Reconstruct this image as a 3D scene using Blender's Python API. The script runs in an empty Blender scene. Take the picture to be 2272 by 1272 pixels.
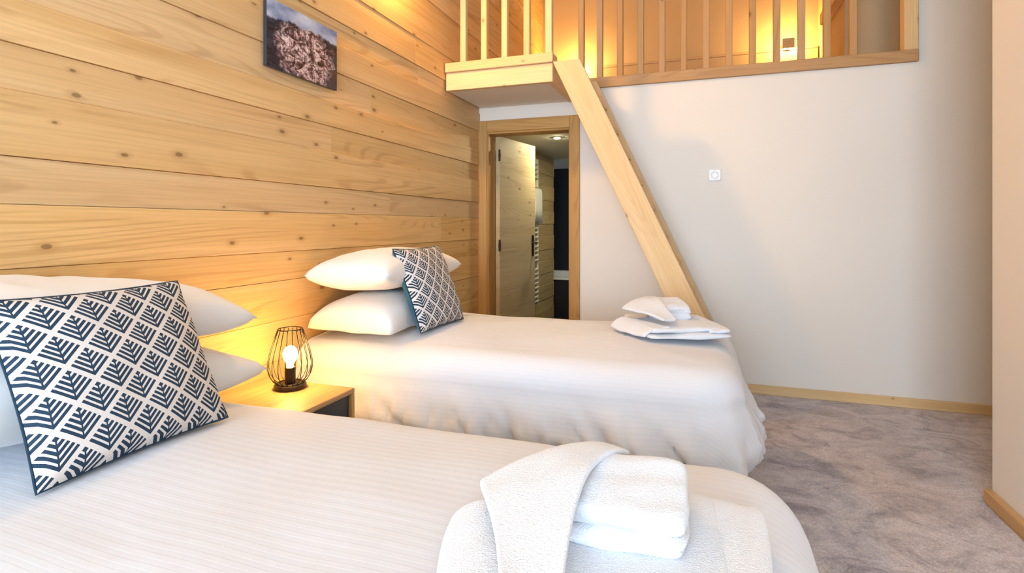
import bpy, bmesh, math, random
from mathutils import Vector, Matrix, noise, Euler

scene = bpy.context.scene
col = scene.collection
rnd = random.Random(7)
PI = math.pi

# ------------------------------------------------------------------ camera
F_PX = 1218.0
cam_data = bpy.data.cameras.new('camera')
cam_data.sensor_width = 36.0
cam_data.lens = F_PX / 2272 * 36
cam_data.shift_y = -(636 - 499) / 2272
cam_data.clip_start = 0.02
cam = bpy.data.objects.new('camera', cam_data)
col.objects.link(cam)
cam.location = (0, 0, 1.21)
cam.rotation_euler = (PI / 2, 0, math.atan(429 / F_PX))
scene.camera = cam

# ------------------------------------------------------------------ world, daylight, exposure
world = bpy.data.worlds.new('sky')
scene.world = world
world.use_nodes = True
world.node_tree.nodes['Background'].inputs[0].default_value = (0.75, 0.87, 1.0, 1)
world.node_tree.nodes['Background'].inputs[1].default_value = 1.2

def area_light(name, loc, rot, sx, sy, power, color):
    l = bpy.data.lights.new(name, 'AREA')
    l.shape = 'RECTANGLE'; l.size = sx; l.size_y = sy
    l.energy = power; l.color = color
    o = bpy.data.objects.new(name, l)
    col.objects.link(o); o.location = loc; o.rotation_euler = rot
    return o

# daylight entering by the wide window in the wall behind the camera
area_light('window_daylight', (-0.35, -3.72, 1.55), (PI / 2, 0, 0), 2.5, 2.3, 425, (0.62, 0.79, 1.0))

vs = scene.view_settings
vs.view_transform = 'Standard'; vs.look = 'None'
vs.gamma = 1.0; vs.use_curve_mapping = False
vs.exposure = -0.06
scene.cycles.use_denoising = True
scene.cycles.max_bounces = 5
scene.cycles.diffuse_bounces = 4
scene.cycles.glossy_bounces = 2
scene.cycles.caustics_reflective = False
scene.cycles.adaptive_threshold = 0.09
scene.cycles.sample_clamp_indirect = 6.0

WX = -1.804      # wood wall plane
BY = 4.295       # back wall plane
RX = 1.175       # right wall plane
RY = 2.94        # right wall's outside corner
FY = -3.6        # wall behind the camera
CZ = 3.9         # ceiling

# ------------------------------------------------------------------ node helpers
def new_mat(name):
    m = bpy.data.materials.new(name); m.use_nodes = True
    return m, m.node_tree.nodes, m.node_tree.links, m.node_tree.nodes['Principled BSDF']

class G:
    """tiny shader graph builder"""
    def __init__(s, m):
        s.n = m.node_tree.nodes; s.l = m.node_tree.links
    def node(s, t, **kw):
        nd = s.n.new(t)
        for k, v in kw.items(): setattr(nd, k, v)
        return nd
    def put(s, sock, v):
        if isinstance(v, bpy.types.NodeSocket): s.l.new(v, sock)
        else: sock.default_value = v
    def m(s, op, a, b=0.0, c=0.0):
        nd = s.node('ShaderNodeMath', operation=op)
        s.put(nd.inputs[0], a); s.put(nd.inputs[1], b); s.put(nd.inputs[2], c)
        return nd.outputs[0]
    def vm(s, op, a, b=(0, 0, 0)):
        nd = s.node('ShaderNodeVectorMath', operation=op)
        s.put(nd.inputs[0], a)
        if op == 'SCALE': s.put(nd.inputs[3], b)
        else: s.put(nd.inputs[1], b)
        return nd.outputs[0]
    def noise(s, vec, scale, detail=2.0, rough=0.5, dist=0.0):
        nd = s.node('ShaderNodeTexNoise')
        s.put(nd.inputs['Vector'], vec); s.put(nd.inputs['Scale'], scale)
        s.put(nd.inputs['Detail'], detail); s.put(nd.inputs['Roughness'], rough); s.put(nd.inputs['Distortion'], dist)
        return nd.outputs['Fac']
    def ramp(s, fac, stops, interp='LINEAR'):
        nd = s.node('ShaderNodeValToRGB'); s.put(nd.inputs[0], fac)
        cr = nd.color_ramp; cr.interpolation = interp
        while len(cr.elements) < len(stops): cr.elements.new(0.5)
        for e, (p, c) in zip(cr.elements, stops):
            e.position = p; e.color = tuple(c) + (1,) if len(c) == 3 else c
        return nd.outputs[0]
    def mix(s, fac, a, b, blend='MIX'):
        nd = s.node('ShaderNodeMix', data_type='RGBA', blend_type=blend)
        s.put(nd.inputs[0], fac)
        for i, v in ((6, a), (7, b)):
            s.put(nd.inputs[i], v if isinstance(v, bpy.types.NodeSocket) else (tuple(v) + (1,) if len(v) == 3 else v))
        return nd.outputs[2]
    def maprange(s, v, a, b, c=0.0, d=1.0, smooth=False):
        nd = s.node('ShaderNodeMapRange')
        if smooth: nd.interpolation_type = 'SMOOTHSTEP'
        for i, x in enumerate((v, a, b, c, d)): s.put(nd.inputs[i], x)
        return nd.outputs[0]
    def bump(s, h, strength, dist=0.002):
        nd = s.node('ShaderNodeBump'); s.put(nd.inputs['Height'], h)
        nd.inputs['Strength'].default_value = strength; nd.inputs['Distance'].default_value = dist
        return nd.outputs[0]
    def obj(s):
        return s.node('ShaderNodeTexCoord').outputs['Object']
    def uv(s):
        return s.node('ShaderNodeTexCoord').outputs['UV']
    def sep(s, v):
        nd = s.node('ShaderNodeSeparateXYZ'); s.put(nd.inputs[0], v); return nd.outputs
    def rand(s):
        return s.node('ShaderNodeObjectInfo').outputs['Random']

def plain(name, color, rough=0.6, metal=0.0, emit=None, strength=0.0):
    m, n, l, p = new_mat(name)
    g = G(m)
    v = g.noise(g.obj(), 35.0, 0)
    c = g.mix(g.maprange(v, 0.3, 0.7), [x * 0.93 for x in color], color)
    l.new(c, p.inputs['Base Color'])
    p.inputs['Roughness'].default_value = rough
    p.inputs['Metallic'].default_value = metal
    if emit:
        p.inputs['Emission Color'].default_value = emit + (1,)
        p.inputs['Emission Strength'].default_value = strength
    return m

def wood(name, axis, light, mid, dark, knots=True, var=0.16, rough=0.55, ring=0.36):
    """planed softwood; grain runs along the object's own axis 0/1/2"""
    m, n, l, p = new_mat(name)
    g = G(m)
    r = g.rand()
    off = g.node('ShaderNodeCombineXYZ')
    g.put(off.inputs[0], g.m('MULTIPLY', r, 53.0)); g.put(off.inputs[1], g.m('MULTIPLY', r, 91.0)); g.put(off.inputs[2], g.m('MULTIPLY', r, 37.0))
    P = g.vm('ADD', g.obj(), off.outputs[0])
    def sc(along, across):
        v = [across] * 3; v[axis] = along
        return g.vm('MULTIPLY', P, tuple(v))
    big = g.noise(sc(0.42, 5.0), 1.0, 1.0, 0.45, 0.6)
    rings = g.m('SINE', g.m('MULTIPLY', big, 95.0))
    rings = g.maprange(rings, 0.15, 1.0, 0, 1, True)
    fade = g.maprange(g.noise(sc(0.5, 7.0), 1.7, 0.0), 0.44, 0.60, 0, 1, True)
    rings = g.m('MULTIPLY', rings, fade)
    fib = g.noise(sc(2.5, 130.0), 1.0, 1.0, 0.6)
    band = g.noise(sc(0.35, 9.0), 1.0, 1.0)
    c = g.mix(g.maprange(band, 0.3, 0.7), light, mid)
    c = g.mix(g.m('MULTIPLY', rings, ring), c, dark)
    c = g.mix(g.m('MULTIPLY', g.maprange(fib, 0.35, 0.75), 0.30), c, dark)
    h = fib
    if knots:
        vo = g.node('ShaderNodeTexVoronoi'); vo.inputs['Scale'].default_value = 1.0
        vo.voronoi_dimensions = '2D'
        c3 = g.sep(P); c2 = g.node('ShaderNodeCombineXYZ')
        g.put(c2.inputs[0], g.m('MULTIPLY', c3[axis], 4.6)); g.put(c2.inputs[1], g.m('MULTIPLY', c3[(2, 2, 0)[axis]], 9.0))
        g.put(vo.inputs['Vector'], c2.outputs[0])
        keep = g.m('GREATER_THAN', g.sep(vo.outputs['Color'])[0], 0.80)
        size = g.maprange(g.sep(vo.outputs['Color'])[1], 0, 1, 0.030, 0.105)
        k = g.maprange(g.m('DIVIDE', vo.outputs['Distance'], size), 0.55, 1.0, 1, 0, True)
        k = g.m('MULTIPLY', k, keep)
        halo = g.m('MULTIPLY', g.maprange(g.m('DIVIDE', vo.outputs['Distance'], size), 0.9, 2.6, 1, 0, True), keep)
        c = g.mix(g.m('MULTIPLY', halo, 0.35), c, dark)
        c = g.mix(g.m('MULTIPLY', k, 0.68), c, [x * 0.38 for x in dark])
    hsv = g.node('ShaderNodeHueSaturation')
    g.put(hsv.inputs['Value'], g.maprange(r, 0, 1, 1.0 - var, 1.0 + var * 0.6))
    g.put(hsv.inputs['Saturation'], g.maprange(g.m('FRACT', g.m('MULTIPLY', r, 17.3)), 0, 1, 0.92, 1.08))
    g.put(hsv.inputs['Color'], c)
    l.new(hsv.outputs[0], p.inputs['Base Color'])
    p.inputs['Roughness'].default_value = rough
    p.inputs['Specular IOR Level'].default_value = 0.3
    l.new(g.bump(h, 0.25, 0.0015), p.inputs['Normal'])
    return m

LARCH = ((0.76, 0.515, 0.250), (0.67, 0.425, 0.185), (0.42, 0.225, 0.080))
PALE = ((0.78, 0.565, 0.315), (0.71, 0.490, 0.245), (0.52, 0.315, 0.135))
OAK = ((0.58, 0.345, 0.135), (0.50, 0.285, 0.105), (0.31, 0.160, 0.055))
W_PLANK = wood('larch_plank', 1, *LARCH, var=0.09)
W_X = wood('spruce_along_x', 0, *PALE, var=0.08, ring=0.20)
W_Y = wood('spruce_along_y', 1, *PALE, var=0.08, ring=0.20)
W_Z = wood('spruce_along_z', 2, *PALE, var=0.08, ring=0.20)
SHADED = ((0.56, 0.330, 0.150), (0.48, 0.270, 0.115), (0.33, 0.165, 0.060))  # loft rail wood, redder and darker: the lack of daylight is in the colour
L_X = wood('shaded_wood_x', 0, *SHADED, var=0.08)
L_Z = wood('shaded_wood_z', 2, *SHADED, var=0.10)
O_X = wood('oak_along_x', 0, *OAK, knots=False, var=0.05)
O_Y = wood('oak_along_y', 1, *OAK, knots=False, var=0.05)
O_Z = wood('oak_along_z', 2, *OAK, knots=False, var=0.05)
BATHW = ((0.58, 0.46, 0.27), (0.50, 0.385, 0.215), (0.32, 0.225, 0.11))
B_Y = wood('bathroom_wood', 1, *BATHW, var=0.12)
B_X = wood('door_wood', 0, *BATHW, var=0.05)

def plaster(name, color):
    m, n, l, p = new_mat(name)
    g = G(m); o = g.obj()
    v = g.noise(o, 1.4, 1)
    l.new(g.mix(g.maprange(v, 0.3, 0.7), [x * 0.97 for x in color], color), p.inputs['Base Color'])
    p.inputs['Roughness'].default_value = 0.85
    return m
M_WALL = plaster('cream_plaster', (0.80, 0.745, 0.665))
M_LOFT = plaster('loft_shade_tan', (0.52, 0.37, 0.20))  # cream loft walls toned down to tan, the loft's dimness painted in
M_CEIL = plaster('ceiling_paint', (0.82, 0.80, 0.77))
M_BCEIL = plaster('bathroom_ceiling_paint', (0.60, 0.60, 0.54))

def carpet():
    m, n, l, p = new_mat('grey_carpet')
    g = G(m); o = g.obj()
    blot = g.noise(g.vm('MULTIPLY', o, (1, 1.25, 1)), 4.2, 5, 0.74, 0.9)
    fine = g.noise(o, 150.0, 1, 0.7)
    brown_patch = g.noise(o, 1.1, 1)
    c = g.ramp(blot, [(0.34, (0.235, 0.210, 0.228)), (0.46, (0.415, 0.375, 0.390)), (0.60, (0.560, 0.510, 0.515))])
    c = g.mix(g.m('MULTIPLY', g.maprange(brown_patch, 0.45, 0.62), 0.30), c, (0.50, 0.40, 0.32))  # broad browner patches across the carpet
    c = g.mix(0.40, c, g.ramp(fine, [(0.3, (0.25, 0.25, 0.25)), (0.7, (0.8, 0.8, 0.8))]), 'OVERLAY')
    l.new(c, p.inputs['Base Color'])
    p.inputs['Roughness'].default_value = 0.95
    p.inputs['Specular IOR Level'].default_value = 0.1
    p.inputs['Sheen Weight'].default_value = 0.3
    l.new(g.bump(fine, 0.5, 0.006), p.inputs['Normal'])
    return m
M_CARPET = carpet()

def linen(name, stripes=True, color=(0.67, 0.70, 0.76)):
    m, n, l, p = new_mat(name)
    g = G(m)
    o = g.obj()
    weave = g.noise(o, 420.0, 0)
    h = 0.0
    base = color
    if stripes:
        v = g.sep(g.uv())[1]
        s = g.m('SINE', g.m('MULTIPLY', v, 2 * PI / 0.024))
        s = g.maprange(s, -0.25, 0.25, 0, 1, True)
        h = g.m('ADD', h, s)
        c = g.mix(s, [x * 0.985 for x in color], color)
        l.new(c, p.inputs['Base Color'])
        g.put(p.inputs['Roughness'], g.maprange(s, 0, 1, 0.75, 0.62))
    else:
        c = g.mix(weave, [x * 0.97 for x in color], color)
        l.new(c, p.inputs['Base Color'])
        p.inputs['Roughness'].default_value = 0.75
    p.inputs['Specular IOR Level'].default_value = 0.25
    p.inputs['Sheen Weight'].default_value = 0.15
    crease = g.noise(o, 5.0, 2, 0.5, 1.0)
    h2 = g.m('ADD', g.m('MULTIPLY', h, 0.028), g.m('MULTIPLY', crease, 0.7))
    l.new(g.bump(h2, 0.35, 0.012), p.inputs['Normal'])
    return m
M_DUVET = linen('white_striped_satin')
M_CASE = linen('white_cotton', False, (0.80, 0.80, 0.80))

def terry():
    m, n, l, p = new_mat('white_terry')
    g = G(m); o = g.obj()
    f = g.noise(o, 330.0, 1, 0.7)
    l.new(g.mix(f, (0.64, 0.67, 0.72), (0.73, 0.76, 0.80)), p.inputs['Base Color'])
    p.inputs['Roughness'].default_value = 0.95
    p.inputs['Sheen Weight'].default_value = 0.4
    p.inputs['Specular IOR Level'].default_value = 0.1
    l.new(g.bump(f, 0.5, 0.004), p.inputs['Normal'])
    return m
M_TERRY = terry()

def leaf_print():
    """navy leaf motif: nested chevrons in a diamond lattice on cream cloth"""
    m, n, l, p = new_mat('navy_leaf_print')
    g = G(m); N = 4.9
    u, v = g.sep(g.uv())[0:2]
    x = g.m('ADD', g.m('MULTIPLY', u, N), 0.15); y = g.m('ADD', g.m('MULTIPLY', v, N), 0.35)
    a = g.m('FRACT', g.m('ADD', g.m('ADD', y, x), 10.0)); b = g.m('FRACT', g.m('ADD', g.m('SUBTRACT', y, x), 10.0))
    mn = g.m('MINIMUM', a, b); mx = g.m('MAXIMUM', a, b)
    t = g.m('DIVIDE', g.m('SUBTRACT', mn, 0.09), 0.172)
    stripe = g.m('LESS_THAN', g.m('FRACT', g.m('ADD', t, 4.0)), 0.60)
    inside = g.m('MULTIPLY', g.m('GREATER_THAN', mn, 0.09), g.m('LESS_THAN', mx, 0.92))
    stem = g.m('LESS_THAN', g.m('ABSOLUTE', g.m('SUBTRACT', a, b)), 0.035)
    ink = g.m('MULTIPLY', g.m('MAXIMUM', stripe, stem), inside)
    o = g.obj()
    wv = g.noise(o, 500.0, 2)
    c = g.mix(ink, (0.68, 0.63, 0.59), (0.006, 0.030, 0.062))
    c = g.mix(g.m('MULTIPLY', wv, 0.10), c, (0.35, 0.35, 0.36))
    l.new(c, p.inputs['Base Color'])
    p.inputs['Roughness'].default_value = 0.9
    p.inputs['Specular IOR Level'].default_value = 0.15
    l.new(g.bump(g.m('ADD', wv, g.m('MULTIPLY', ink, 0.6)), 0.35, 0.002), p.inputs['Normal'])
    return m
M_LEAF = leaf_print()
M_TEAL = linen('teal_cotton', False, (0.010, 0.105, 0.165))
M_NAVY = linen('navy_piping', False, (0.006, 0.030, 0.058))

M_BLACK = plain('black_metal', (0.035, 0.028, 0.022), 0.4, 0.6)
M_DARKGREY = plain('graphite_panel', (0.030, 0.036, 0.045), 0.45)
M_WHITEP = plain('white_plastic', (0.85, 0.83, 0.80), 0.35)
M_ENAMEL = plain('white_enamel', (0.80, 0.80, 0.78), 0.25)
M_TILE = plain('dark_tile', (0.012, 0.013, 0.018), 0.3)
M_STEEL = plain('steel', (0.45, 0.42, 0.38), 0.3, 1.0)
M_FRAMEW = plain('white_window_frame', (0.8, 0.8, 0.8), 0.4)

def emitter(name, color, strength):
    m, n, l, p = new_mat(name)
    p.inputs['Base Color'].default_value = color + (1,)
    p.inputs['Emission Color'].default_value = color + (1,)
    p.inputs['Emission Strength'].default_value = strength
    return m

# ------------------------------------------------------------------ mesh helpers
def link(name, mesh, mat, parent=None, loc=(0, 0, 0), rot=None, smooth=False):
    o = bpy.data.objects.new(name, mesh)
    col.objects.link(o)
    if mat: 
        if len(mesh.materials) == 0: mesh.materials.append(mat)
    loc = Vector(loc)
    if parent:
        o.parent = parent
    o.location = loc
    if rot: o.rotation_euler = rot
    if smooth:
        for p in mesh.polygons: p.use_smooth = True
    return o

def bm_mesh(name, bm):
    me = bpy.data.meshes.new(name); bm.to_mesh(me); bm.free(); return me

def box_bm(sx, sy, sz, bev=0.0, seg=1):
    bm = bmesh.new()
    bmesh.ops.create_cube(bm, size=1.0, matrix=Matrix.Diagonal((sx, sy, sz, 1)))
    if bev > 0:
        bmesh.ops.bevel(bm, geom=bm.edges[:], offset=bev, segments=seg, affect='EDGES', profile=0.5)
    return bm

def box(name, lo, hi, mat, parent=None, bev=0.0, seg=1):
    """box by world corners; the parent (if any) stands unrotated"""
    lo = Vector(lo); hi = Vector(hi); s = hi - lo
    me = bm_mesh(name, box_bm(s.x, s.y, s.z, bev, seg))
    c = (lo + hi) / 2
    if parent: c = c - world_loc(parent)
    return link(name, me, mat, parent, c)

def world_loc(o):
    v = Vector(o.location)
    while o.parent:
        o = o.parent; v += o.location
    return v

def empty(name, loc=(0, 0, 0), rz=0.0):
    o = bpy.data.objects.new(name, None); col.objects.link(o)
    o.location = loc; o.rotation_euler = (0, 0, rz); o.empty_display_size = 0.1
    return o

def tag(o, label, cat, group=None):
    o['label'] = label; o['category'] = cat
    if group: o['group'] = group
    return o

def struct(o, label=None):
    o['kind'] = 'structure'
    if label: o['label'] = label
    return o

def tube(bm, pts, r, n=6, closed=False):
    rings = []
    pts = [Vector(p) for p in pts]
    k = len(pts)
    up = Vector((0.31, 0.17, 0.93)).normalized()
    for i, p in enumerate(pts):
        if closed: t = pts[(i + 1) % k] - pts[i - 1]
        else: t = pts[min(i + 1, k - 1)] - pts[max(i - 1, 0)]
        t.normalize()
        u = t.cross(up)
        if u.length < 1e-4: u = t.cross(Vector((1, 0, 0)))
        u.normalize(); w = t.cross(u)
        rings.append([bm.verts.new(p + (u * math.cos(2 * PI * j / n) + w * math.sin(2 * PI * j / n)) * r) for j in range(n)])
    m = k if closed else k - 1
    for i in range(m):
        a, b = rings[i], rings[(i + 1) % k]
        for j in range(n):
            bm.faces.new((a[j], a[(j + 1) % n], b[(j + 1) % n], b[j]))
    if not closed:
        bm.faces.new(rings[0][::-1]); bm.faces.new(rings[-1])

def lathe(bm, prof, n=32):
    """profile of (radius, z); closes both ends"""
    rings = []
    for r, z in prof:
        rings.append([bm.verts.new((r * math.cos(2 * PI * j / n), r * math.sin(2 * PI * j / n), z)) for j in range(n)])
    for a, b in zip(rings, rings[1:]):
        for j in range(n):
            bm.faces.new((a[j], a[(j + 1) % n], b[(j + 1) % n], b[j]))
    bm.faces.new(rings[0][::-1]); bm.faces.new(rings[-1])

# ------------------------------------------------------------------ room shell
floor = struct(box('floor', (WX - 0.1, FY, -0.1), (3.1, BY + 0.01, 0.0), M_CARPET))

# wood-clad wall: backing and individual planks
wall_left = struct(box('wall_left', (WX - 0.14, FY, 0), (WX - 0.020, BY, CZ), M_WALL))
joints = [0.0, .12, .30, .43, .60, .78, .957, 1.088, 1.267, 1.40, 1.582, 1.713, 1.84, 2.0, 2.15, 2.27, 2.45, 2.58, 2.76, 2.89, 3.07, 3.2, 3.38, 3.51, 3.7, 3.9]
proud = {1.40: .010, 1.267: .000, 1.088: .004, .957: .000, 1.582: .001, 1.713: .009, 1.84: .002, 2.0: .009, 2.15: .001, 2.27: .008, 2.45: .011, 2.58: .002}
cuts = {1.84: [-1.0, 2.69], 2.27: [-.6, 3.2], 2.0: [1.35], 1.40: [0.1], 1.267: [-1.3, 2.9], 1.088: [-.2], 1.582: [-.9], 1.713: [.3], 2.15: [-.5], .957: [.9], 2.45: [1.0]}
for z0, z1 in zip(joints, joints[1:]):
    yend = BY + 0.0 if z0 < 2.15 else 6.2
    ys = [FY] + (cuts.get(z0) or [FY + rnd.uniform(1.0, 1.9)])
    while ys[-1] < yend - 4.2: ys.append(ys[-1] + rnd.uniform(3.2, 4.2))
    ys.append(yend)
    dx = proud.get(z0, rnd.choice([0, .003, .007, .010])) - .004
    for ya, yb in zip(ys, ys[1:]):
        if yb > BY and ya < BY and z0 < 2.27: yb = min(yb, yend)
        box('plank', (WX - 0.022, ya + .0004, z0 + .0007), (WX + dx, yb - .0004, z1 - .0007), W_PLANK, wall_left, bev=.0012)

# wall behind the camera with its window opening
bm = bmesh.new()
def add_box(bm, lo, hi):
    lo = Vector(lo); hi = Vector(hi)
    bmesh.ops.create_cube(bm, size=1.0, matrix=Matrix.Translation((lo + hi) / 2) @ Matrix.Diagonal((*(hi - lo), 1)))
wx0, wx1, wz0, wz1 = -1.6, 0.9, 0.35, 2.7
for lo, hi in (((WX - .14, FY - .2, 0), (wx0, FY, CZ)), ((wx1, FY - .2, 0), (RX + .2, FY, CZ)),
               ((wx0, FY - .2, 0), (wx1, FY, wz0)), ((wx0, FY - .2, wz1), (wx1, FY, CZ))):
    add_box(bm, lo, hi)
struct(link('wall_front', bm_mesh('wall_front', bm), M_WALL))
win = struct(empty('window_1', (-.35, FY - .08, wz0)))
for lo, hi in (((wx0, FY - .11, wz0), (wx0 + .06, FY - .05, wz1)), ((wx1 - .06, FY - .11, wz0), (wx1, FY - .05, wz1)),
               ((-.38, FY - .11, wz0 + .06), (-.32, FY - .05, wz1 - .06)), ((wx0 + .06, FY - .11, wz0), (wx1 - .06, FY - .05, wz0 + .06)),
               ((wx0 + .06, FY - .11, wz1 - .06), (wx1 - .06, FY - .05, wz1))):
    box('window_frame', lo, hi, M_FRAMEW, win, .004)

# back wall: door opening below the landing, long opening of the loft above
bm = bmesh.new()
T = 0.16
DX0, DX1, DZ = -1.745, -1.010, 2.0      # door opening
for lo, hi in (((WX - .02, BY, 0), (DX0, BY + T, 2.30)), ((DX0, BY, DZ), (DX1, BY + T, 2.30)),
               ((DX1, BY, 0), (3.1, BY + T, 2.30)), ((1.30, BY, 2.30), (3.1, BY + T, CZ)), ((WX - .02, BY, 3.55), (1.30, BY + T, CZ))):
    add_box(bm, lo, hi)
struct(link('wall_back', bm_mesh('wall_back', bm), M_WALL))
# right wall ends in an outside corner; the room goes on behind it
struct(box('wall_right', (RX, FY, 0), (RX + .16, RY, CZ), M_WALL))
struct(box('wall_alcove', (3.0, RY - .6, 0), (3.1, BY, CZ), M_WALL))
struct(box('wall_return', (RX + .16, RY - .7, 0), (3.1, RY - .6, CZ), M_WALL))
struct(box('ceiling', (WX - .14, FY - .2, CZ), (3.1, 6.4, CZ + .1), M_CEIL))

# baseboards
struct(box('baseboard_back', (-0.93, BY - .016, 0), (3.0, BY, .066), W_X, bev=.003))
struct(box('baseboard_right', (RX - .030, FY, 0), (RX, RY + .004, .062), O_Y, bev=.004))

# ------------------------------------------------------------------ bathroom behind the door
BWX, BCZ = -1.87, 2.065
bw = struct(box('wall_bathroom', (BWX - .10, BY + T, 0), (BWX - .015, 6.95, BCZ), M_WALL))
zz = 0.0; i = 0
while zz < BCZ - .01:
    h = [.165, .125, .18, .14][i % 4]; i += 1
    box('plank', (BWX - .017, BY + T, zz + .001), (BWX - .001 + .006 * (i % 2), 6.95, min(zz + h, BCZ) - .001), B_Y, bw, bev=.002)
    zz += h
struct(box('wall_bathroom_far', (-3.4, 8.15, 0), (.6, 8.25, BCZ), M_TILE))
struct(box('wall_bathroom_recess', (-3.4, 6.95, 0), (BWX - .1, 7.0, BCZ), M_TILE))
struct(box('wall_bathroom_side', (-.35, BY + T, 0), (-.25, 8.15, BCZ), M_TILE))
struct(box('floor_bathroom', (-3.4, BY + .01, -.1), (.6, 8.25, 0), M_TILE))
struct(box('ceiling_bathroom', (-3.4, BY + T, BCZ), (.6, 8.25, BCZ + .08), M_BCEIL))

# bathtub
tub = empty('bathtub', (-1.4, 7.5, 0))
tag(tub, 'white bathtub rim with dark side panel at the end of the bathroom', 'bathtub')
box('apron', (-2.6, 6.99, 0.0), (-.36, 7.02, .491), M_TILE, tub)
bm = bmesh.new()
o_ = [(-2.6, 6.97), (-.36, 6.97), (-.36, 8.13), (-2.6, 8.13)]
i_ = [(-2.48, 7.09), (-.48, 7.09), (-.48, 8.02), (-2.48, 8.02)]
b_ = [(-2.36, 7.2), (-.6, 7.2), (-.6, 7.9), (-2.36, 7.9)]
def ring(pts, z): return [bm.verts.new((x + 1.4, y - 7.5, z)) for x, y in pts]
R = [ring(o_, .492), ring(o_, .52), ring(i_, .52), ring(b_, .12)]
for A, B in zip(R, R[1:]):
    for j in range(4): bm.faces.new((A[j], A[(j + 1) % 4], B[(j + 1) % 4], B[j]))
bm.faces.new(R[-1])
link('basin', bm_mesh('basin', bm), M_ENAMEL, tub)

# towel radiator on the bathroom wall
rad = empty('towel_radiator', (BWX + .055, 5.80, .30))
tag(rad, 'tall white ladder towel radiator on the bathroom plank wall', 'radiator')
for y in (5.57, 6.03):
    box('upright', (BWX + .03, y - .018, .30), (BWX + .066, y + .018, 1.96), M_ENAMEL, rad, .006)
bm = bmesh.new(); tube(bm, [(0, -.22, 0), (0, .22, 0)], .012, 8)
bar_me = bm_mesh('bar', bm)
z = .34
k = 0
while z < 1.94:
    if k % 9 != 8: link('bar', bar_me, M_ENAMEL, rad, (.008, 0, z - .30))
    z += .052; k += 1
# towel over the radiator
bm = bmesh.new()
path = [(.030, -.37), (.030, -.2), (.032, -.05), (.026, .01), (.008, .022), (-.010, .01), (-.014, -.2)]
n = 14
grid = []
for i in range(n + 1):
    t = i / n
    row = []
    for x, zz_ in path:
        flare = 1 + .35 * max(0, -zz_) 
        row.append(bm.verts.new((x + .006 * math.sin(t * 14) * max(0, -zz_), (t - .5) * .26 * flare, zz_)))
    grid.append(row)
for i in range(n):
    for j in range(len(path) - 1):
        bm.faces.new((grid[i][j], grid[i + 1][j], grid[i + 1][j + 1], grid[i][j + 1]))
tw = link('towel', bm_mesh('towel', bm), M_TERRY, None, (BWX + .070, 5.94, 1.60), smooth=True)
sm = tw.modifiers.new('thickness', 'SOLIDIFY'); sm.thickness = .006
tag(tw, 'white towel hanging over the bathroom radiator', 'towel')

# ceiling spotlight in the bathroom
def downlight(name, loc, label, color, strength, r=.04):
    t = empty(name, loc)
    tag(t, label, 'spotlight')
    bm = bmesh.new(); lathe(bm, [(r, -.004), (r + .012, -.006), (r + .014, 0.0), (r, 0.0)], 24)
    link('trim_ring', bm_mesh('trim_ring', bm), M_STEEL, t)
    bm = bmesh.new(); lathe(bm, [(r * .98, -.0075), (r * .9, -.009), (r * .2, -.010)], 24)
    link('lens', bm_mesh('lens', bm), emitter(name + '_glow', color, strength), t)
    return t
downlight('ceiling_spotlight', (-1.37, 5.22, BCZ), 'small round spotlight glowing in the bathroom ceiling', (1.0, .86, .52), 1800, .030)
downlight('ceiling_spotlight', (-.80, 6.4, BCZ), 'added spotlight deep in the bathroom, out of sight behind the door casing', (1.0, .86, .52), 1500, .030)  # unseen extra spot, added to brighten the bathroom planks

# ------------------------------------------------------------------ door and its casing
trim = struct(empty('trim_1', (-1.38, BY, 0)), 'oak door casing around the bathroom doorway')
cw = .065
box('jamb', (WX - .02, BY - .016, 0), (DX0 + .012, BY, DZ + .085), O_Z, trim, .004)
box('jamb', (DX1 - .012, BY - .016, 0), (-.940, BY, DZ + .085), O_Z, trim, .004)
box('head', (DX0 + .012, BY - .015, DZ - .012), (DX1 - .012, BY, DZ + .085), O_X, trim, .004)
box('lining', (DX0, BY, 0), (DX0 + .022, BY + T, DZ - .0), O_Z, trim, .003)
box('lining', (DX1 - .022, BY, 0), (DX1, BY + T, DZ - .0), O_Z, trim, .003)
box('lining', (DX0 + .022, BY, DZ - .028), (DX1 - .022, BY + T, DZ), O_X, trim, .003)

door = struct(empty('door_1', (DX0 + .026, BY + T - .005, 0.01)), 'pale wood door standing wide open into the bathroom')
door.rotation_euler = (0, 0, math.radians(81))
me = bm_mesh('leaf', box_bm(.70, .040, 1.965, .002))
link('leaf', me, B_X, door, (.352, -.020, .985))
for z in (.30, 1.02, 1.80):
    bm = bmesh.new(); lathe(bm, [(.009, -.05), (.009, -.018), (.0105, -.017), (.0105, .017), (.009, .018), (.009, .05)], 12)
    hg = link('hinge', bm_mesh('hinge', bm), M_BLACK, door, (-.006, -.044, z))
bm = bmesh.new()
add_box(bm, (-.02, -.004, -.10), (.02, 0, .10))
tube(bm, [(0, 0, .03), (0, -.05, .03), (-.02, -.055, .03), (-.12, -.055, .03)], .009, 8)
link('handle', bm_mesh('handle', bm), M_BLACK, door, (.645, -.041, 1.0))

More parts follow.
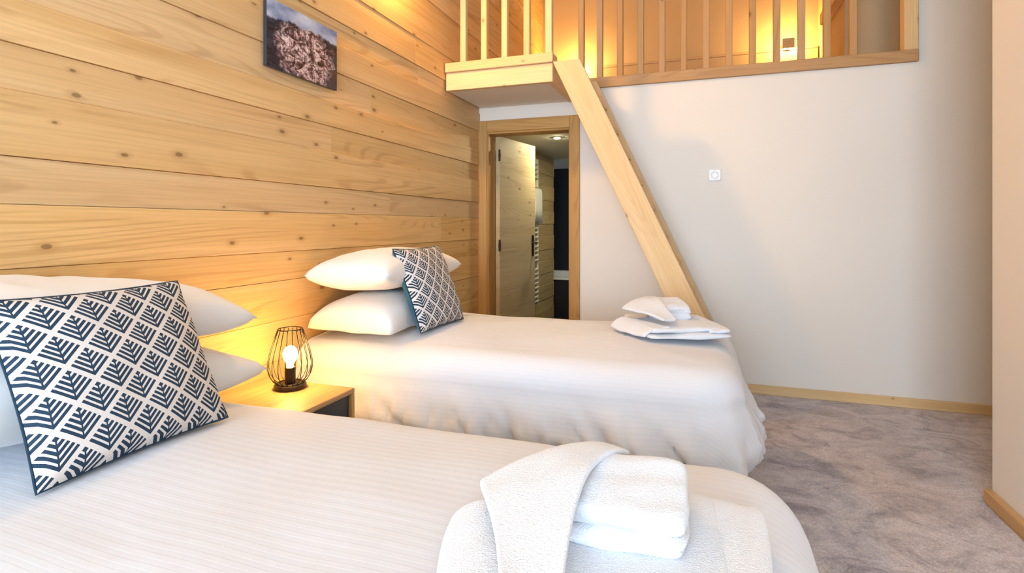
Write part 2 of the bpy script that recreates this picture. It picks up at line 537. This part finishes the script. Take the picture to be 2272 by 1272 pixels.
# ------------------------------------------------------------------ landing in front of the loft
LX1, LY = -.985, 3.63
land = empty('loft_landing', (-1.39, LY + .3, 2.19))
tag(land, 'small wooden landing jutting from the loft above the bathroom door', 'landing')
box('soffit', (WX + .013, LY + .045, 2.195), (LX1 - .045, BY, 2.215), M_WALL, land)
box('front_beam', (WX + .013, LY, 2.19), (LX1, LY + .045, 2.320), W_X, land, .003)
box('side_beam', (LX1 - .045, LY + .045, 2.19), (LX1, BY, 2.320), W_Y, land, .003)
box('deck_board', (WX + .013, LY - .020, 2.320), (LX1 + .006, LY + .11, 2.387), W_X, land, .004)
for i in range(4):
    box('deck_board', (WX + .013, LY + .112 + i * .139, 2.345), (LX1, LY + .249 + i * .139, 2.375), W_X, land, .003)

rail = empty('landing_balustrade', (-1.39, LY, 2.387))
tag(rail, 'yellow-lit spruce balustrade on the landing above the bathroom door', 'balustrade')
bal_me = bm_mesh('baluster', box_bm(.043, .043, .86, .003))
for px_x in (-1.655, -1.492, -1.336, -1.172):
    link('baluster', bal_me, W_Z, rail, (px_x + 1.39, .018, .43))
box('corner_post', (LX1 - .050, LY - .006, 2.387), (LX1 - .004, LY + .042, 3.247), W_Z, rail, .003)
box('handrail', (WX + .013, LY - .014, 3.247), (LX1 + .004, LY + .052, 3.30), W_X, rail, .006)

# ------------------------------------------------------------------ loft opening, balustrade and interior
loft_rail = empty('loft_balustrade', (.16, BY, 2.285))
tag(loft_rail, 'long spruce balustrade across the loft opening in the back wall', 'balustrade')
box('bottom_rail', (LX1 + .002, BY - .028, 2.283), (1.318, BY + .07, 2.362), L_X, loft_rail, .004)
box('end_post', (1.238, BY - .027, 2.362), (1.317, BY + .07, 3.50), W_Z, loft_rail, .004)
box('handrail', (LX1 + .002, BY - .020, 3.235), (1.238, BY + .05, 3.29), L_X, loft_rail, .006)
lb_me = bm_mesh('baluster', box_bm(.045, .045, .873, .003))
for i in range(13):
    x = -.970 + .0 + i * .1575
    if i == 0: x = -.960
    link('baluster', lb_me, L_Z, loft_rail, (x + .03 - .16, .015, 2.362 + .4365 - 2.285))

lf = struct(box('floor_loft', (WX - .02, BY + T, 2.20), (3.1, 6.25, 2.34), W_X))
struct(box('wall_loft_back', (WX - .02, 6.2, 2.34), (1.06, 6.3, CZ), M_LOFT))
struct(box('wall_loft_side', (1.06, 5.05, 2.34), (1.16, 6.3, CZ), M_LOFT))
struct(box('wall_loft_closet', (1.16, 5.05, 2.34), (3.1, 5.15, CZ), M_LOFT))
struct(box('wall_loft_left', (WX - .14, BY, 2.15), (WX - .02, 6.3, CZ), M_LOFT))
tag(box('timber_beam', (.985, 5.05, 3.03), (1.06, 5.66, 3.13), W_Y, None, .004), 'short dark timber beam along the loft side wall', 'beam')
hb = empty('loft_headboard', (-.2, 6.15, 2.34))
tag(hb, 'low plain headboard panel along the loft back wall', 'headboard')
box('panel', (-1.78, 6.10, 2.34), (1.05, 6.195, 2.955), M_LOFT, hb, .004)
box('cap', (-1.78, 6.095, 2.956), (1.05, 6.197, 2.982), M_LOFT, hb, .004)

def sconce(name, loc, label, strength):
    t = empty(name, loc); tag(t, label, 'wall lamp')
    box('backplate', (loc[0] - .03, loc[1] - .012, loc[2] - .03), (loc[0] + .03, loc[1], loc[2] + .03), M_STEEL, t, .002)
    bm = bmesh.new()
    for lo, hi in (((-.052, -.150, -.048), (.052, -.143, .048)), ((-.052, -.143, -.048), (-.046, -.125, .048)), ((.046, -.143, -.048), (.052, -.125, .048))):
        add_box(bm, lo, hi)
    link('shade', bm_mesh('shade', bm), plain(name + '_shade', (.62, .45, .22), .6), t)
    bm = bmesh.new(); tube(bm, [(0, -.012, -.02), (0, -.145, -.02)], .006, 8)
    link('arm', bm_mesh('arm', bm), M_STEEL, t)
    bm = bmesh.new(); bmesh.ops.create_uvsphere(bm, u_segments=16, v_segments=10, radius=.024)
    link('bulb', bm_mesh('bulb', bm), emitter(name + '_glow', (1.0, .58, .16), strength), t, (0, -.105, .012), smooth=True)
sconce('wall_sconce', (.767, 6.095, 2.985), 'small box wall lamp glowing at the right end of the loft', 1500)
sconce('wall_sconce', (-1.36, 6.095, 2.95), 'wall lamp hidden behind the ladder top lighting the loft wall', 1700)
# warm lamp high on the wood wall, above the frame
def up_sconce(loc, label, strength):
    t = empty('wood_wall_lamp', loc); tag(t, label, 'wall lamp')
    bm = bmesh.new(); add_box(bm, (0, -.10, -.03), (.012, .10, .03))
    link('backplate', bm_mesh('backplate', bm), M_BLACK, t)
    bm = bmesh.new(); add_box(bm, (.012, -.09, -.012), (.07, .09, -.004)); add_box(bm, (.066, -.09, -.004), (.072, .09, .03))
    link('reflector', bm_mesh('reflector', bm), M_BLACK, t)
    bm = bmesh.new(); tube(bm, [(.06, -.08, -.032), (.06, .08, -.032)], .018, 10)
    link('bulb', bm_mesh('bulb', bm), emitter('wood_wall_lamp_glow', (1.0, .52, .13), strength), t)
up_sconce((WX + .010, 2.80, 2.93), 'warm lamp fixed high on the plank wall near the landing', 1300)
for i, (x, y) in enumerate(((-.9, .6), (.3, .6), (-.9, 2.4), (.3, 2.4))):  # unseen downlights added to even out the light over the beds
    downlight('added_downlight', (x, y, CZ), ['added ceiling downlight over the pillow end of the near bed', 'added ceiling downlight over the foot of the near bed',
              'added ceiling downlight over the pillow end of the far bed', 'added ceiling downlight over the foot of the far bed'][i], (1.0, .90, .78), 24, .06)

# ------------------------------------------------------------------ miller's ladder stair along the back wall
stair = empty('ladder_stair', (-.40, 3.9, 0))
tag(stair, 'steep pale wooden ladder stair leaning up to the loft landing', 'stairs')
SL = math.atan2(1.53, .718)
def stringer(y0, y1):
    # outline in x,z: left edge passes (-.964,2.29) and (-.246,.76)
    k = .718 / 1.53
    xl = lambda z: -.964 + (2.29 - z) * k
    wv = .186
    outline = [(xl(2.29), 2.29), (xl(2.31), 2.315), (xl(2.315) + wv, 2.315), (xl(0) + wv, 0), (xl(0), 0)]
    L = Vector((math.cos(SL), 0, -math.sin(SL)))   # along the board
    c = Vector((xl(1.15) + wv / 2, (y0 + y1) / 2, 1.15))
    rot = Euler((0, SL, 0)).to_matrix()
    inv = rot.inverted()
    bm = bmesh.new()
    f = [bm.verts.new(inv @ (Vector((x, y0, z)) - c)) for x, z in outline]
    b = [bm.verts.new(inv @ (Vector((x, y1, z)) - c)) for x, z in outline]
    bm.faces.new(f); bm.faces.new(b[::-1])
    for i in range(len(f)):
        j = (i + 1) % len(f); bm.faces.new((f[j], f[i], b[i], b[j]))
    bmesh.ops.recalc_face_normals(bm, faces=bm.faces[:])
    bmesh.ops.bevel(bm, geom=bm.edges[:], offset=.003, segments=1, affect='EDGES')
    o = link('stringer', bm_mesh('stringer', bm), W_X, stair, c - Vector(stair.location))
    o.rotation_euler = (0, SL, 0)
stringer(3.595, 3.637)
stringer(4.19, 4.232)
k = .718 / 1.53
for i in range(11):
    z = .19 + i * .192
    x0 = -.964 + (2.29 - z) * k + .012
    box('tread', (x0, 3.638, z - .03), (x0 + .160, 4.189, z), W_Y, stair, .003)

# ------------------------------------------------------------------ wall socket
sk = empty('wall_socket', (.065, BY - .001, 1.575))
tag(sk, 'small white square wall socket alone on the back wall', 'socket')
link('plate', bm_mesh('plate', box_bm(.085, .010, .085, .004, 2)), M_WHITEP, sk, (0, -.005, 0))
bm = bmesh.new(); lathe(bm, [(.027, 0), (.027, .006), (.022, .007), (.020, .001), (.004, .001)], 28)
link('recess', bm_mesh('recess', bm), M_WHITEP, sk, (0, -.010, 0), (PI / 2, 0, 0), smooth=False)

# ------------------------------------------------------------------ picture on the wood wall
def photo_print():
    m, n, l, p = new_mat('mountain_print')
    g = G(m)
    uvv = g.uv(); u, v = g.sep(uvv)[0:2]
    ridge = g.m('ADD', g.m('MULTIPLY', g.noise(g.vm('MULTIPLY', uvv, (5, .01, 1)), 1.0, 4, .6), .28), g.m('MULTIPLY', g.m('ABSOLUTE', g.m('SUBTRACT', u, .62)), -.12))
    skyline = g.m('ADD', ridge, .66)
    issky = g.maprange(g.m('SUBTRACT', v, skyline), -.015, .02)
    sky = g.mix(g.maprange(g.noise(uvv, 2.5, 3), .35, .65), (.10, .16, .34), (.60, .66, .80))
    rock = g.noise(g.vm('MULTIPLY', uvv, (7, 6, 1)), 1.0, 5, .72, 1.6)
    vein = g.noise(g.vm('MULTIPLY', g.vm('ADD', uvv, (3, 5, 0)), (16, 6, 1)), 1.0, 4, .7, 2.5)
    rc = g.ramp(rock, [(.36, (.012, .008, .012)), (.45, (.16, .085, .09)), (.52, (.58, .38, .38)), (.62, (.90, .78, .76))])
    rc = g.mix(g.maprange(vein, .40, .50, .85, 0), rc, (.012, .010, .014))
    du = g.m('SUBTRACT', u, .52); dv = g.m('SUBTRACT', v, .38)
    rad_ = g.m('ADD', g.m('MULTIPLY', du, du), g.m('ADD', g.m('MULTIPLY', g.m('MULTIPLY', dv, dv), .8), g.m('MULTIPLY', g.m('SUBTRACT', g.noise(uvv, 4.0, 2), .5), .28)))
    rc = g.mix(g.maprange(rad_, .10, .20), rc, g.mix(g.maprange(rock, .4, .7), (.006, .008, .016), (.05, .055, .10)))
    c = g.mix(issky, rc, sky)
    l.new(c, p.inputs['Base Color'])
    p.inputs['Roughness'].default_value = .25
    return m
pic = empty('picture', (WX + .008, 2.11, 1.895))
tag(pic, 'unframed photo print of rocky mountains hung on the plank wall', 'picture')
link('panel', bm_mesh('panel', box_bm(.018, .476, .298, .001)), M_DARKGREY, pic, (.011, 0, .150))
me = bpy.data.meshes.new('print')
me.from_pydata([(0, -.238, 0), (0, .238, 0), (0, .238, .298), (0, -.238, .298)], [], [(0, 1, 2, 3)])
uvl = me.uv_layers.new()
for li, c in enumerate(((0, 0), (1, 0), (1, 1), (0, 1))): uvl.data[li].uv = c
link('print', me, photo_print(), pic, (.0206, 0, .001))

# ------------------------------------------------------------------ beds
def duvet_mesh(x0, x1, y0, y1, ztop, seed):
    """quilt draped over a bed: rounded-rectangle rings following a puffy profile"""
    prof = []                       # (outset from the top outline, z)
    half = (y1 - y0) / 2
    N_in = 22
    for i in range(N_in):
        t = i / N_in
        d = -(half - .16) * (1 - t) - .10
        prof.append((d, ztop + .022 * math.cos(PI / 2 * t)))
    for i in range(11):
        a = PI / 2 * i / 10
        prof.append((-.10 + .13 * math.sin(a), ztop - .12 + .12 * math.cos(a) ** 1.0))
    side = [(.030, ztop - .135), (.040, ztop - .155), (.046, ztop - .17), (.055, ztop - .19), (.064, ztop - .215), (.072, ztop - .24), (.080, ztop - .26), (.086, ztop - .28), (.090, ztop - .30), (.091, ztop - .32), (.088, ztop - .335), (.074, ztop - .362), (.050, ztop - .380), (.020, ztop - .385), (-.005, ztop - .375), (-.015, ztop - .34)]
    prof += side
    # rounded-rectangle core outline
    def outline(d, n_c=10):
        r = max(.02, .16 + d)
        if d < -.14: r = max(.004, .02)
        X0, X1, Y0, Y1 = x0, x1 + d, y0 - d, y1 + d
        pts = []
        cx1 = X1 - r
        def seg(p, q, n, nx, ny):
            for i in range(n):
                t = i / n; pts.append((p[0] + (q[0] - p[0]) * t, p[1] + (q[1] - p[1]) * t, nx, ny))
        seg((X0, Y0), (cx1, Y0), 150, 0, -1)
        for i in range(n_c):
            a = -PI / 2 + PI / 2 * i / n_c; pts.append((cx1 + r * math.cos(a), Y0 + r + r * math.sin(a), math.cos(a), math.sin(a)))
        seg((X1, Y0 + r), (X1, Y1 - r), 70, 1, 0)
        for i in range(n_c):
            a = PI / 2 * i / n_c; pts.append((cx1 + r * math.cos(a), Y1 - r + r * math.sin(a), math.cos(a), math.sin(a)))
        seg((cx1, Y1), (X0, Y1), 150, 0, 1)
        pts.append((X0, Y1, 0, 1))
        return pts
    verts, uvs, faces = [], [], []
    arc = 0.0; prev = None
    for (d, z) in prof:
        if prev: 
            if prev[0] >= -.101: arc += math.hypot(d - prev[0], z - prev[1])
        prev = (d, z)
        o = outline(d)
        for (x, y, nx, ny) in o:
            q = Vector((x * 1.6, y * 1.6, z * 1.6 + seed))
            side_w = max(0.0, min(1.0, (ztop - .05 - z) / .22))
            # broad puffiness, radiating folds on the drop, light creases on top
            nz = noise.noise(q * 1.3) * .012 + noise.noise(q * 3.1) * .006
            s_run = x * abs(ny) + y * abs(nx)
            fold = noise.noise(Vector((s_run * 5.0, z * 2.2, seed * 3))) * .028 + noise.noise(Vector((s_run * 9.0 + z * 9, z * 5.0 - s_run * 2, seed))) * .022 * (.4 + side_w)
            gather = noise.noise(Vector((s_run * 26 + z * 9, z * 3, seed + 9))) * .018 * max(0, (ztop - .20 - z) / .1)
            rd = noise.noise(Vector((s_run * 5.5 + z * 7.0, z * 3.0 - s_run * 1.5, seed + 4)))
            rd2 = noise.noise(Vector((s_run * 12.0 - z * 8.0, z * 6.0, seed + 14)))
            ridge = -.020 * max(0.0, 1 - abs(rd) * 9) - .011 * max(0.0, 1 - abs(rd2) * 6)
            out = side_w * (fold + gather + ridge * min(1.0, max(0.0, (ztop - .12 - z) / .14)))
            head = max(0.0, min(1.0, (x - x0) / .25))
            verts.append((x + nx * out * head, y + ny * out * (0.3 + .7 * head), z + nz * (1 - .6 * side_w) + .012 * fold * side_w))
            a_ = arc if d > -.1 else 0.0
            uvs.append((x + nx * a_, y + ny * a_))
        m_ = len(o)
    R_ = len(prof)
    for i in range(R_ - 1):
        for j in range(m_ - 1):
            faces.append((i * m_ + j, (i + 1) * m_ + j, (i + 1) * m_ + j + 1, i * m_ + j + 1))
    # close the centre line
    for j in range((m_ - 1) // 2):
        a, b = j, j + 1; c, d_ = m_ - 2 - j, m_ - 1 - j
        if b < c: faces.append((a, b, c, d_))
    me = bpy.data.meshes.new('duvet')
    me.from_pydata(verts, [], faces)
    bm = bmesh.new(); bm.from_mesh(me)
    bmesh.ops.recalc_face_normals(bm, faces=bm.faces[:])
    bm.to_mesh(me); bm.free()
    uvl = me.uv_layers.new()
    for lp in me.loops: uvl.data[lp.index].uv = uvs[lp.vertex_index]
    return me

ZT = .672
def make_bed(y0, y1, labels, seed, foot):
    yc = (y0 + y1) / 2
    bed = empty('bed', (-.85, yc, 0)); tag(bed, labels[0], 'bed')
    box('base', (WX + .03, y0 + .09, .10), (.0, y1 - .09, .34), M_DARKGREY, bed, .01)
    box('mattress', (WX + .03, y0 + .085, .342), (.0, y1 - .085, ZT - .03), M_CASE, bed, .05, 3)
    for x in (WX + .1, -.08):
        for y in (y0 + .14, y1 - .14):
            bm = bmesh.new(); lathe(bm, [(.022, 0), (.028, .10)], 14)
            link('leg', bm_mesh('leg', bm), M_BLACK, bed, (x + .85, y - yc, 0))
    d = link('duvet', duvet_mesh(WX + .02, foot, y0, y1, ZT, seed), M_DUVET, None, (0, 0, 0), smooth=True)
    tag(d, labels[1], 'duvet')
make_bed(.28, 1.36, ('low single bed in the foreground, under the white duvet', 'white striped duvet covering the near bed in the foreground'), 3.7, .165)
make_bed(2.09, 3.16, ('low single bed by the bathroom door, under the white duvet', 'white striped duvet hanging over the far bed by the bathroom door'), 11.2, .115)

# ------------------------------------------------------------------ pillows and cushions
def pillow_mesh(w, l, t, seed, n=40, pinch=.07, e=.46, bottom=.75, crease=1.0, half=None, ex=2.2):
    """half: None both faces, +1 front only, -1 back only. local x=w, y=l, z=t"""
    bm = bmesh.new()
    uvl = bm.loops.layers.uv.new()
    def P(u, v, s):
        x = u * w / 2 * (1 - pinch * (1 - v * v)); y = v * l / 2 * (1 - pinch * .8 * (1 - u * u))
        b = max(0.0, (1 - abs(u) ** ex)) ** e * max(0.0, (1 - abs(v) ** ex)) ** e
        h = t / 2 * b * (1 if s > 0 else bottom)
        q = Vector((x * 4 + seed, y * 4, s * 3.1))
        edge = b
        h += crease * (noise.noise(q) * .014 + noise.noise(q * 2.7) * .006) * edge
        wav = crease * .006 * noise.noise(Vector((x * 9, y * 9, seed))) * (1 - b)
        return Vector((x, y, s * h + wav))
    def grid(s):
        vs_ = [[bm.verts.new(P(-1 + 2 * i / n, -1 + 2 * j / n, s)) for j in range(n + 1)] for i in range(n + 1)]
        for i in range(n):
            for j in range(n):
                q = (vs_[i][j], vs_[i + 1][j], vs_[i + 1][j + 1], vs_[i][j + 1])
                f = bm.faces.new(q if s > 0 else q[::-1])
                uvq = ((i / n, j / n), ((i + 1) / n, j / n), ((i + 1) / n, (j + 1) / n), (i / n, (j + 1) / n))
                for lp, c in zip(f.loops, uvq if s > 0 else uvq[::-1]): lp[uvl].uv = c
    if half in (None, 1): grid(1)
    if half in (None, -1): grid(-1)
    if half is None: bmesh.ops.remove_doubles(bm, verts=bm.verts[:], dist=.0004)
    return bm_mesh('pillow', bm)

def pillow(loc, w, l, t, rot, label, seed, e=.40, ex=2.6, bottom=.75):
    o = link('pillow', pillow_mesh(w, l, t, seed, pinch=.06, e=e, ex=ex, bottom=bottom), M_CASE, None, loc, rot, smooth=True)
    tag(o, label, 'pillow')
R_ = math.radians
pillow((-1.550, .99, .778), .46, .82, .195, (R_(-4), R_(1), R_(0)), 'lower white pillow of the stack on the near bed', 1.3)
pillow((-1.562, .955, .968), .44, .86, .215, (R_(-7), R_(1), R_(1)), 'upper white pillow behind the large leaf cushion on the near bed', 4.1)
pillow((-1.555, 2.48, .722), .46, .72, .300, (0, 0, R_(1)), 'lower white pillow of the stack on the far bed', 7.7, .36, 3.2, .10)
pillow((-1.560, 2.52, .972), .44, .86, .235, (0, R_(-1), R_(2)), 'upper plump white pillow on top of the stack on the far bed', 9.4)

def cushion(base, lean, rz, size, label, seed, high):
    """square scatter cushion; base = middle of its lower edge, leaning back towards -x"""
    root = empty('scatter_cushion', base)
    tag(root, label, 'cushion')
    # local: width along y, height along 'up' leaning, front towards +x
    B = Matrix.Rotation(rz, 3, 'Z') @ Matrix(((0, -math.sin(lean), math.cos(lean)), (1, 0, 0), (0, math.cos(lean), math.sin(lean))))
    # columns of B: local x -> world y (width), local y -> up, local z -> front normal
    for half, mat, nm in ((1, M_LEAF, 'front_cover'), (-1, M_TEAL, 'back_cover')):
        me = pillow_mesh(size, high, .125, seed, 36, .05, .42 if half > 0 else .26, .85, .9, half)
        me.transform(B.to_4x4() @ Matrix.Translation((0, high / 2, 0)))
        link(nm, me, mat, root, smooth=True)
    bm = bmesh.new()
    pts = []
    n = 24
    for k in range(4):
        for i in range(n):
            t = -1 + 2 * i / n
            u, v = [(t, -1), (1, t), (-t, 1), (-1, -t)][k]
            x = u * size / 2 * (1 - .05 * (1 - v * v)); y = v * high / 2 * (1 - .04 * (1 - u * u))
            pts.append(B @ Vector((x, y + high / 2, -.001)))
    tube(bm, pts, .0032, 6, True)
    link('piping', bm_mesh('piping', bm), M_NAVY, root, smooth=True)
cushion((-1.185, .895, .704), R_(27), R_(0), .438, 'large leaf-patterned navy and cream cushion on the near bed', 2.2, .395)
cushion((-1.235, 2.48, .705), R_(22), R_(-3), .425, 'leaf-patterned navy and cream cushion leaning on the far bed pillows', 5.9, .42)

# ------------------------------------------------------------------ nightstand and lamp
ns = empty('nightstand', (-1.57, 1.67, 0))
tag(ns, 'oak-topped nightstand with dark front between the two beds', 'nightstand')
NX1, NY0, NY1, NZ = -1.335, 1.49, 1.88, .552
box('top', (WX + .012, NY0, NZ - .020), (NX1, NY1, NZ), O_Y, ns, .002)
box('side', (WX + .012, NY1 - .020, 0), (NX1, NY1, NZ - .021), O_Z, ns, .002)
box('side', (WX + .012, NY0, 0), (NX1, NY0 + .020, NZ - .021), O_Z, ns, .002)
for z0, z1 in ((.06, .285), (.289, NZ - .024)):
    box('drawer', (NX1 - .06, NY0 + .023, z0), (NX1 - .012, NY1 - .023, z1), M_DARKGREY, ns, .002)
box('plinth', (WX + .05, NY0 + .021, 0), (NX1 - .03, NY1 - .021, .055), M_DARKGREY, ns, .002)

LAMP = (-1.580, 1.792, NZ + .0005)
lamp = empty('table_lamp', LAMP)
tag(lamp, 'black wire cage table lamp with glowing bulb on the nightstand', 'lamp')
bm = bmesh.new(); lathe(bm, [(.060, 0), (.062, .003), (.062, .015), (.058, .019), (.02, .020)], 40)
link('base', bm_mesh('base', bm), M_BLACK, lamp, smooth=False)
bm = bmesh.new(); lathe(bm, [(.019, .0195), (.021, .024), (.021, .083), (.018, .085)], 24)
link('socket', bm_mesh('socket', bm), M_BLACK, lamp)
# egg-shaped cage: profile (r,z)
cp = [(.050, .021), (.066, .034), (.078, .055), (.085, .082), (.084, .108), (.077, .140), (.067, .175), (.056, .210), (.047, .236)]
NW = 18
bm0 = bmesh.new(); tube(bm0, [(r, 0, z) for r, z in cp], .0016, 6)
wire_me = bm_mesh('wire', bm0)
for i in range(NW):
    link('wire', wire_me, M_BLACK, lamp, (0, 0, 0), (0, 0, 2 * PI * i / NW), smooth=(i == 0))
for r, z, nm in ((.047, .237, 'top_ring'), (.050, .021, 'bottom_ring')):
    bm = bmesh.new(); tube(bm, [(r * math.cos(2 * PI * i / 40), r * math.sin(2 * PI * i / 40), z) for i in range(40)], .0024, 6, True)
    link(nm, bm_mesh(nm, bm), M_BLACK, lamp, smooth=True)
bm = bmesh.new(); lathe(bm, [(.013, .085), (.014, .097), (.021, .110), (.027, .126), (.028, .140), (.024, .155), (.014, .166), (.003, .169)], 24)
link('bulb', bm_mesh('bulb', bm), emitter('bulb_glow', (1.0, .55, .15), 220), lamp, smooth=True)

# ------------------------------------------------------------------ towels
def slab(bm, w, d, h, loc, rz, tilt=0.0, seed=0.0, n=26, e=.30, p=7.0):
    """soft folded towel layer: rounded slab"""
    M = Matrix.Translation(loc) @ Matrix.Rotation(rz, 4, 'Z') @ Matrix.Rotation(tilt, 4, 'X')
    def P(u, v, s):
        b = (max(0., 1 - abs(u) ** p) * max(0., 1 - abs(v) ** p)) ** e
        q = Vector((u * 1.5 + seed, v * 1.5, s))
        ru = 1 - .05 * abs(v) ** 6; rv = 1 - .05 * abs(u) ** 6
        z = s * h / 2 * b + noise.noise(q) * .006
        return M @ Vector((u * w / 2 * ru + noise.noise(q + Vector((3, 1, 0))) * .006, v * d / 2 * rv + noise.noise(q + Vector((0, 9, 0))) * .006, z))
    def tt(i): 
        x = -1 + 2 * i / n
        return math.sin(x * PI / 2)
    G_ = {}
    for s in (1, -1):
        for i in range(n + 1):
            for j in range(n + 1):
                rim = i in (0, n) or j in (0, n)
                if s == -1 and rim: G_[(s, i, j)] = G_[(1, i, j)]
                else: G_[(s, i, j)] = bm.verts.new(P(tt(i), tt(j), s if not rim else .0001))
        for i in range(n):
            for j in range(n):
                q = (G_[(s, i, j)], G_[(s, i + 1, j)], G_[(s, i + 1, j + 1)], G_[(s, i, j + 1)])
                try: bm.faces.new(q if s > 0 else q[::-1])
                except ValueError: pass

def bez(p0, p1, p2, p3, t):
    m = 1 - t
    return p0 * m ** 3 + p1 * 3 * m * m * t + p2 * 3 * m * t * t + p3 * t ** 3
def patch(bm, ctrl, seed, n=22, amp=.004):
    C = [[Vector(c) for c in row] for row in ctrl]
    vs_ = []
    for i in range(n + 1):
        row = []
        for j in range(n + 1):
            q = bez(*[bez(*C[k], j / n) for k in range(4)], i / n)
            q = q + Vector((0, 0, noise.noise(q * 14 + Vector((seed, 0, 0))) * amp))
            row.append(bm.verts.new(q))
        vs_.append(row)
    for i in range(n):
        for j in range(n):
            bm.faces.new((vs_[i][j], vs_[i + 1][j], vs_[i + 1][j + 1], vs_[i][j + 1]))

def towel_set(origin, rz, where, seed, tall=1.0):
    """bath towel folded below, hand towel pack on it, small cloth draped over the side"""
    root_m = Matrix.Translation(origin) @ Matrix.Rotation(rz, 4, 'Z')
    stretch = Matrix.Diagonal((1, 1, tall, 1))
    def place(name, bm, label, solid=0.0):
        bmesh.ops.recalc_face_normals(bm, faces=bm.faces[:])
        me = bm_mesh(name, bm); me.transform(stretch)
        o = link(name, me, M_TERRY, None, (0, 0, 0), smooth=True)
        o.matrix_world = root_m
        if solid:
            s_ = o.modifiers.new('pile', 'SOLIDIFY'); s_.thickness = solid; s_.offset = 0
            s2 = o.modifiers.new('soft', 'SUBSURF'); s2.levels = 1; s2.render_levels = 1
        tag(o, label, 'towel')
        return o
    bm = bmesh.new()
    slab(bm, .39, .46, .024, (.03, 0.0, .012), 0, 0, seed)
    slab(bm, .33, .43, .024, (.004, .004, .034), R_(3), 0, seed + 2)
    slab(bm, .10, .44, .020, (.175, .0, .030), R_(-3), 0, seed + 2)
    place('bath_towel', bm, 'large folded white bath towel lying at the foot of the %s bed' % where)
    bm = bmesh.new()
    slab(bm, .190, .175, .034, (.020, .075, .062), R_(1), R_(4), seed + 5)
    slab(bm, .186, .170, .038, (.022, .078, .094), R_(1), R_(8), seed + 8)
    place('hand_towel', bm, 'thick folded white hand towel stacked on the bath towel, %s bed' % where)
    bm = bmesh.new()
    # upper flap falls from the pack towards the front left
    patch(bm, [[(.015, .205, .100), (-.06, .185, .135), (-.14, .115, .118), (-.215, .045, .084)],
               [(-.035, .115, .142), (-.08, .07, .148), (-.14, .03, .112), (-.19, -.01, .088)],
               [(-.045, .00, .132), (-.07, -.03, .108), (-.10, -.05, .096), (-.135, -.07, .086)],
               [(-.02, -.17, .068), (-.04, -.18, .066), (-.06, -.19, .070), (-.088, -.20, .074)]], seed)
    # lower flap: the cloth folds under and lies on the bed side
    patch(bm, [[(-.185, .05, .050), (-.225, .055, .050), (-.255, .055, .03), (-.265, .055, .008)],
               [(-.16, -.01, .048), (-.205, -.01, .048), (-.238, -.01, .035), (-.256, -.015, .008)],
               [(-.10, -.07, .046), (-.160, -.08, .046), (-.198, -.09, .036), (-.222, -.10, .008)],
               [(-.055, -.20, .042), (-.11, -.2, .040), (-.145, -.2, .035), (-.172, -.2, .008)]], seed + 3)
    place('face_cloth', bm, 'white face cloth draped over the left side of the towels, %s bed' % where, .012)
towel_set((-.14, .80, ZT + .026), R_(0), 'near', 1.7)
towel_set((-.170, 2.75, ZT + .026), R_(22), 'far', 6.3, 1.18)
